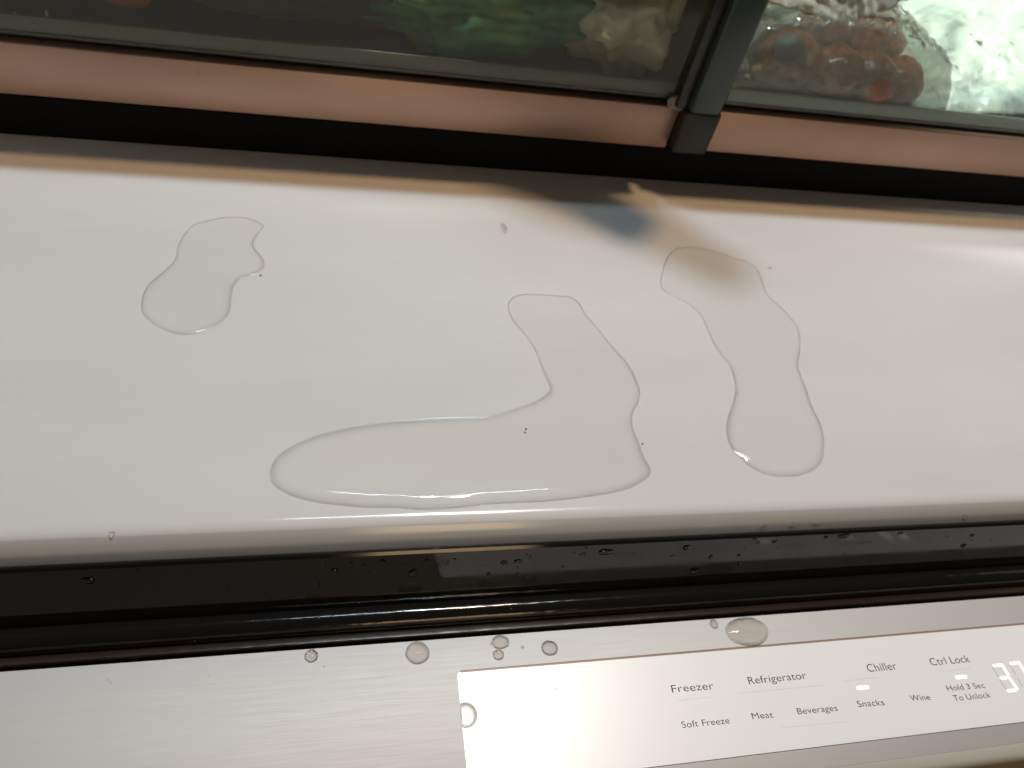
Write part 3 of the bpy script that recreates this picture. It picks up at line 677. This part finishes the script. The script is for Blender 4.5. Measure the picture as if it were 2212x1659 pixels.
# faint rows of print on the bag
c_ = nb.a('TexCoord'); mp = nb.a('Mapping'); mp.inputs['Scale'].default_value = (1, 1, 1); bk = nb.a('TexBrick')
bk.inputs['Scale'].default_value = 1.0; bk.inputs['Brick Width'].default_value = 0.009; bk.inputs['Row Height'].default_value = 0.0042; bk.inputs['Mortar Size'].default_value = 0.0012; bk.inputs['Mortar Smooth'].default_value = 0.3
bk.inputs['Color1'].default_value = (1, 1, 1, 1); bk.inputs['Color2'].default_value = (.2, .2, .2, 1); bk.inputs['Mortar'].default_value = (0, 0, 0, 1)
nb.l(c_.outputs['Object'], mp.inputs['Vector']); nb.l(mp.outputs[0], bk.inputs['Vector'])
wn = nb.a('TexNoise'); wn.inputs['Scale'].default_value = 900; nb.l(c_.outputs['Object'], wn.inputs['Vector'])
mul = nb.a('Math', operation='MULTIPLY'); nb.l(bk.outputs['Color'], mul.inputs[0])
th_ = nb.a('Math', operation='GREATER_THAN'); th_.inputs[1].default_value = 0.5; nb.l(wn.outputs[0], th_.inputs[0]); nb.l(th_.outputs[0], mul.inputs[1])
sx = nb.a('SeparateXYZ'); nb.l(c_.outputs['Object'], sx.inputs[0])
g1_ = nb.a('Math', operation='GREATER_THAN'); g1_.inputs[1].default_value = 0.272; nb.l(sx.outputs[0], g1_.inputs[0])
g2_ = nb.a('Math', operation='LESS_THAN'); g2_.inputs[1].default_value = 0.325; nb.l(sx.outputs[0], g2_.inputs[0])
mm = nb.a('Math', operation='MULTIPLY'); nb.l(g1_.outputs[0], mm.inputs[0]); nb.l(g2_.outputs[0], mm.inputs[1])
mm2 = nb.a('Math', operation='MULTIPLY'); nb.l(mm.outputs[0], mm2.inputs[0]); nb.l(mul.outputs[0], mm2.inputs[1])
mxc = nb.a('MixRGB'); mxc.inputs[1].default_value = (0.72, 0.72, 0.66, 1); mxc.inputs[2].default_value = (0.08, 0.10, 0.09, 1); nb.l(mm2.outputs[0], mxc.inputs[0]); nb.l(mxc.outputs[0], dfb.inputs[0])
def bag_h(x, y, u, v):
    e = (max(0, math.sin(math.pi * u)) ** .22) * min(1, v * 9) ** .45
    return zb + 0.0008 + 0.040 * e + 0.004 * crease(x, y, 70, 1) * e + 0.0022 * crease(x, y, 190, 4)
tag(sheet('plastic_bag', (0.2088, 0.352), (YT + 0.0065, 0.475), bag_h, bag_m, 110, 90), 'clear printed plastic bag stretched over the tomatoes', 'bag')
# frosted bag glowing under the added drawer spot
fr_m = mat('frosted_bag', (0.80, 0.86, 0.80), 0.35)
n = N(fr_m); n.b.inputs['Subsurface Weight'].default_value = 0.0
a = n.noise(150, (1, 1, 1), 3, .6, 0.6); cr = n.ramp(a.outputs[0], [(0.27, (0.05, 0.06, 0.05)), (0.36, (0.74, 0.82, 0.76))])
b2 = n.noise(28, (1, 1, 1), 3, .6, 1.0); cr2 = n.ramp(b2.outputs[0], [(0.33, (0.42, 0.44, 0.46)), (0.55, (0.95, 1, 0.96))])
mx = n.a('MixRGB', blend_type='MULTIPLY'); mx.inputs[0].default_value = 1; n.l(cr.outputs[0], mx.inputs[1]); n.l(cr2.outputs[0], mx.inputs[2]); n.l(mx.outputs[0], n.b.inputs['Base Color'])
def fr_h(x, y, u, v):
    e = min(1, u * 2.6) ** .6 * min(1, v * 2.2 + 0.05) ** .5
    return zb + 0.001 + 0.052 * e + 0.004 * crease(x, y, 45, 9) * e + 0.0012 * crease(x, y, 160, 2)
tag(sheet('frosted_bag', (0.335, 0.60), (YT + 0.007, 0.60), fr_h, fr_m, 150, 110), 'bright frosted bag with dark specks filling the lit end of the drawer', 'bag')
# white bag corner hanging in front of the tomatoes
wb_m = mat('white_bag_film', (0.62, 0.60, 0.60), 0.3)
n = N(wb_m); a = n.noise(60, (1, 1, 1), 4, .6, 1.5); cr = n.ramp(a.outputs[0], [(0.35, (0.42, 0.42, 0.44)), (0.6, (0.80, 0.78, 0.76))]); n.l(cr.outputs[0], n.b.inputs['Base Color']); n.bump(a.outputs[0], 0.35, 0.003)
def wbag():
    edge = [(1638, -4), (1700, 14), (1765, 30), (1830, 47), (1868, 34), (1905, 25), (1960, -2)]
    vs = []; fs = []; nx, ny = 60, 16
    for j in range(ny + 1):
        for i in range(nx + 1):
            u = i / nx; t = u * (len(edge) - 1); k = min(int(t), len(edge) - 2); f = t - k
            ex = edge[k][0] * (1 - f) + edge[k + 1][0] * f; ey = edge[k][1] * (1 - f) + edge[k + 1][1] * f
            q = at(ex + (1800 - ex) * 0.0, ey - 90 * j / ny, y=0.385)
            q.y = 0.385 + 0.003 * noise.noise(Vector((u * 9, j * .3, 1))) + 0.010 * (j / ny) - 0.002 * crease(u * 4, j / ny, 3, 2); vs.append(q)
    for j in range(ny):
        for i in range(nx): a = j * (nx + 1) + i; fs.append((a, a + 1, a + nx + 2, a + nx + 1))
    o = mesh('white_bag', vs, fs, wb_m, None, True); md = o.modifiers.new('thickness', 'SOLIDIFY'); md.thickness = 0.0004
    tag(o, 'white crinkled bag corner drooping over the tomato bag', 'bag')
wbag()

# ---------------------------------------------------------------- room around
tag(mesh('kitchen_floor', [(-3, -3, -0.75), (4, -3, -0.75), (4, 2, -0.75), (-3, 2, -0.75)], [(0, 1, 2, 3)], m_wood), kind='structure')
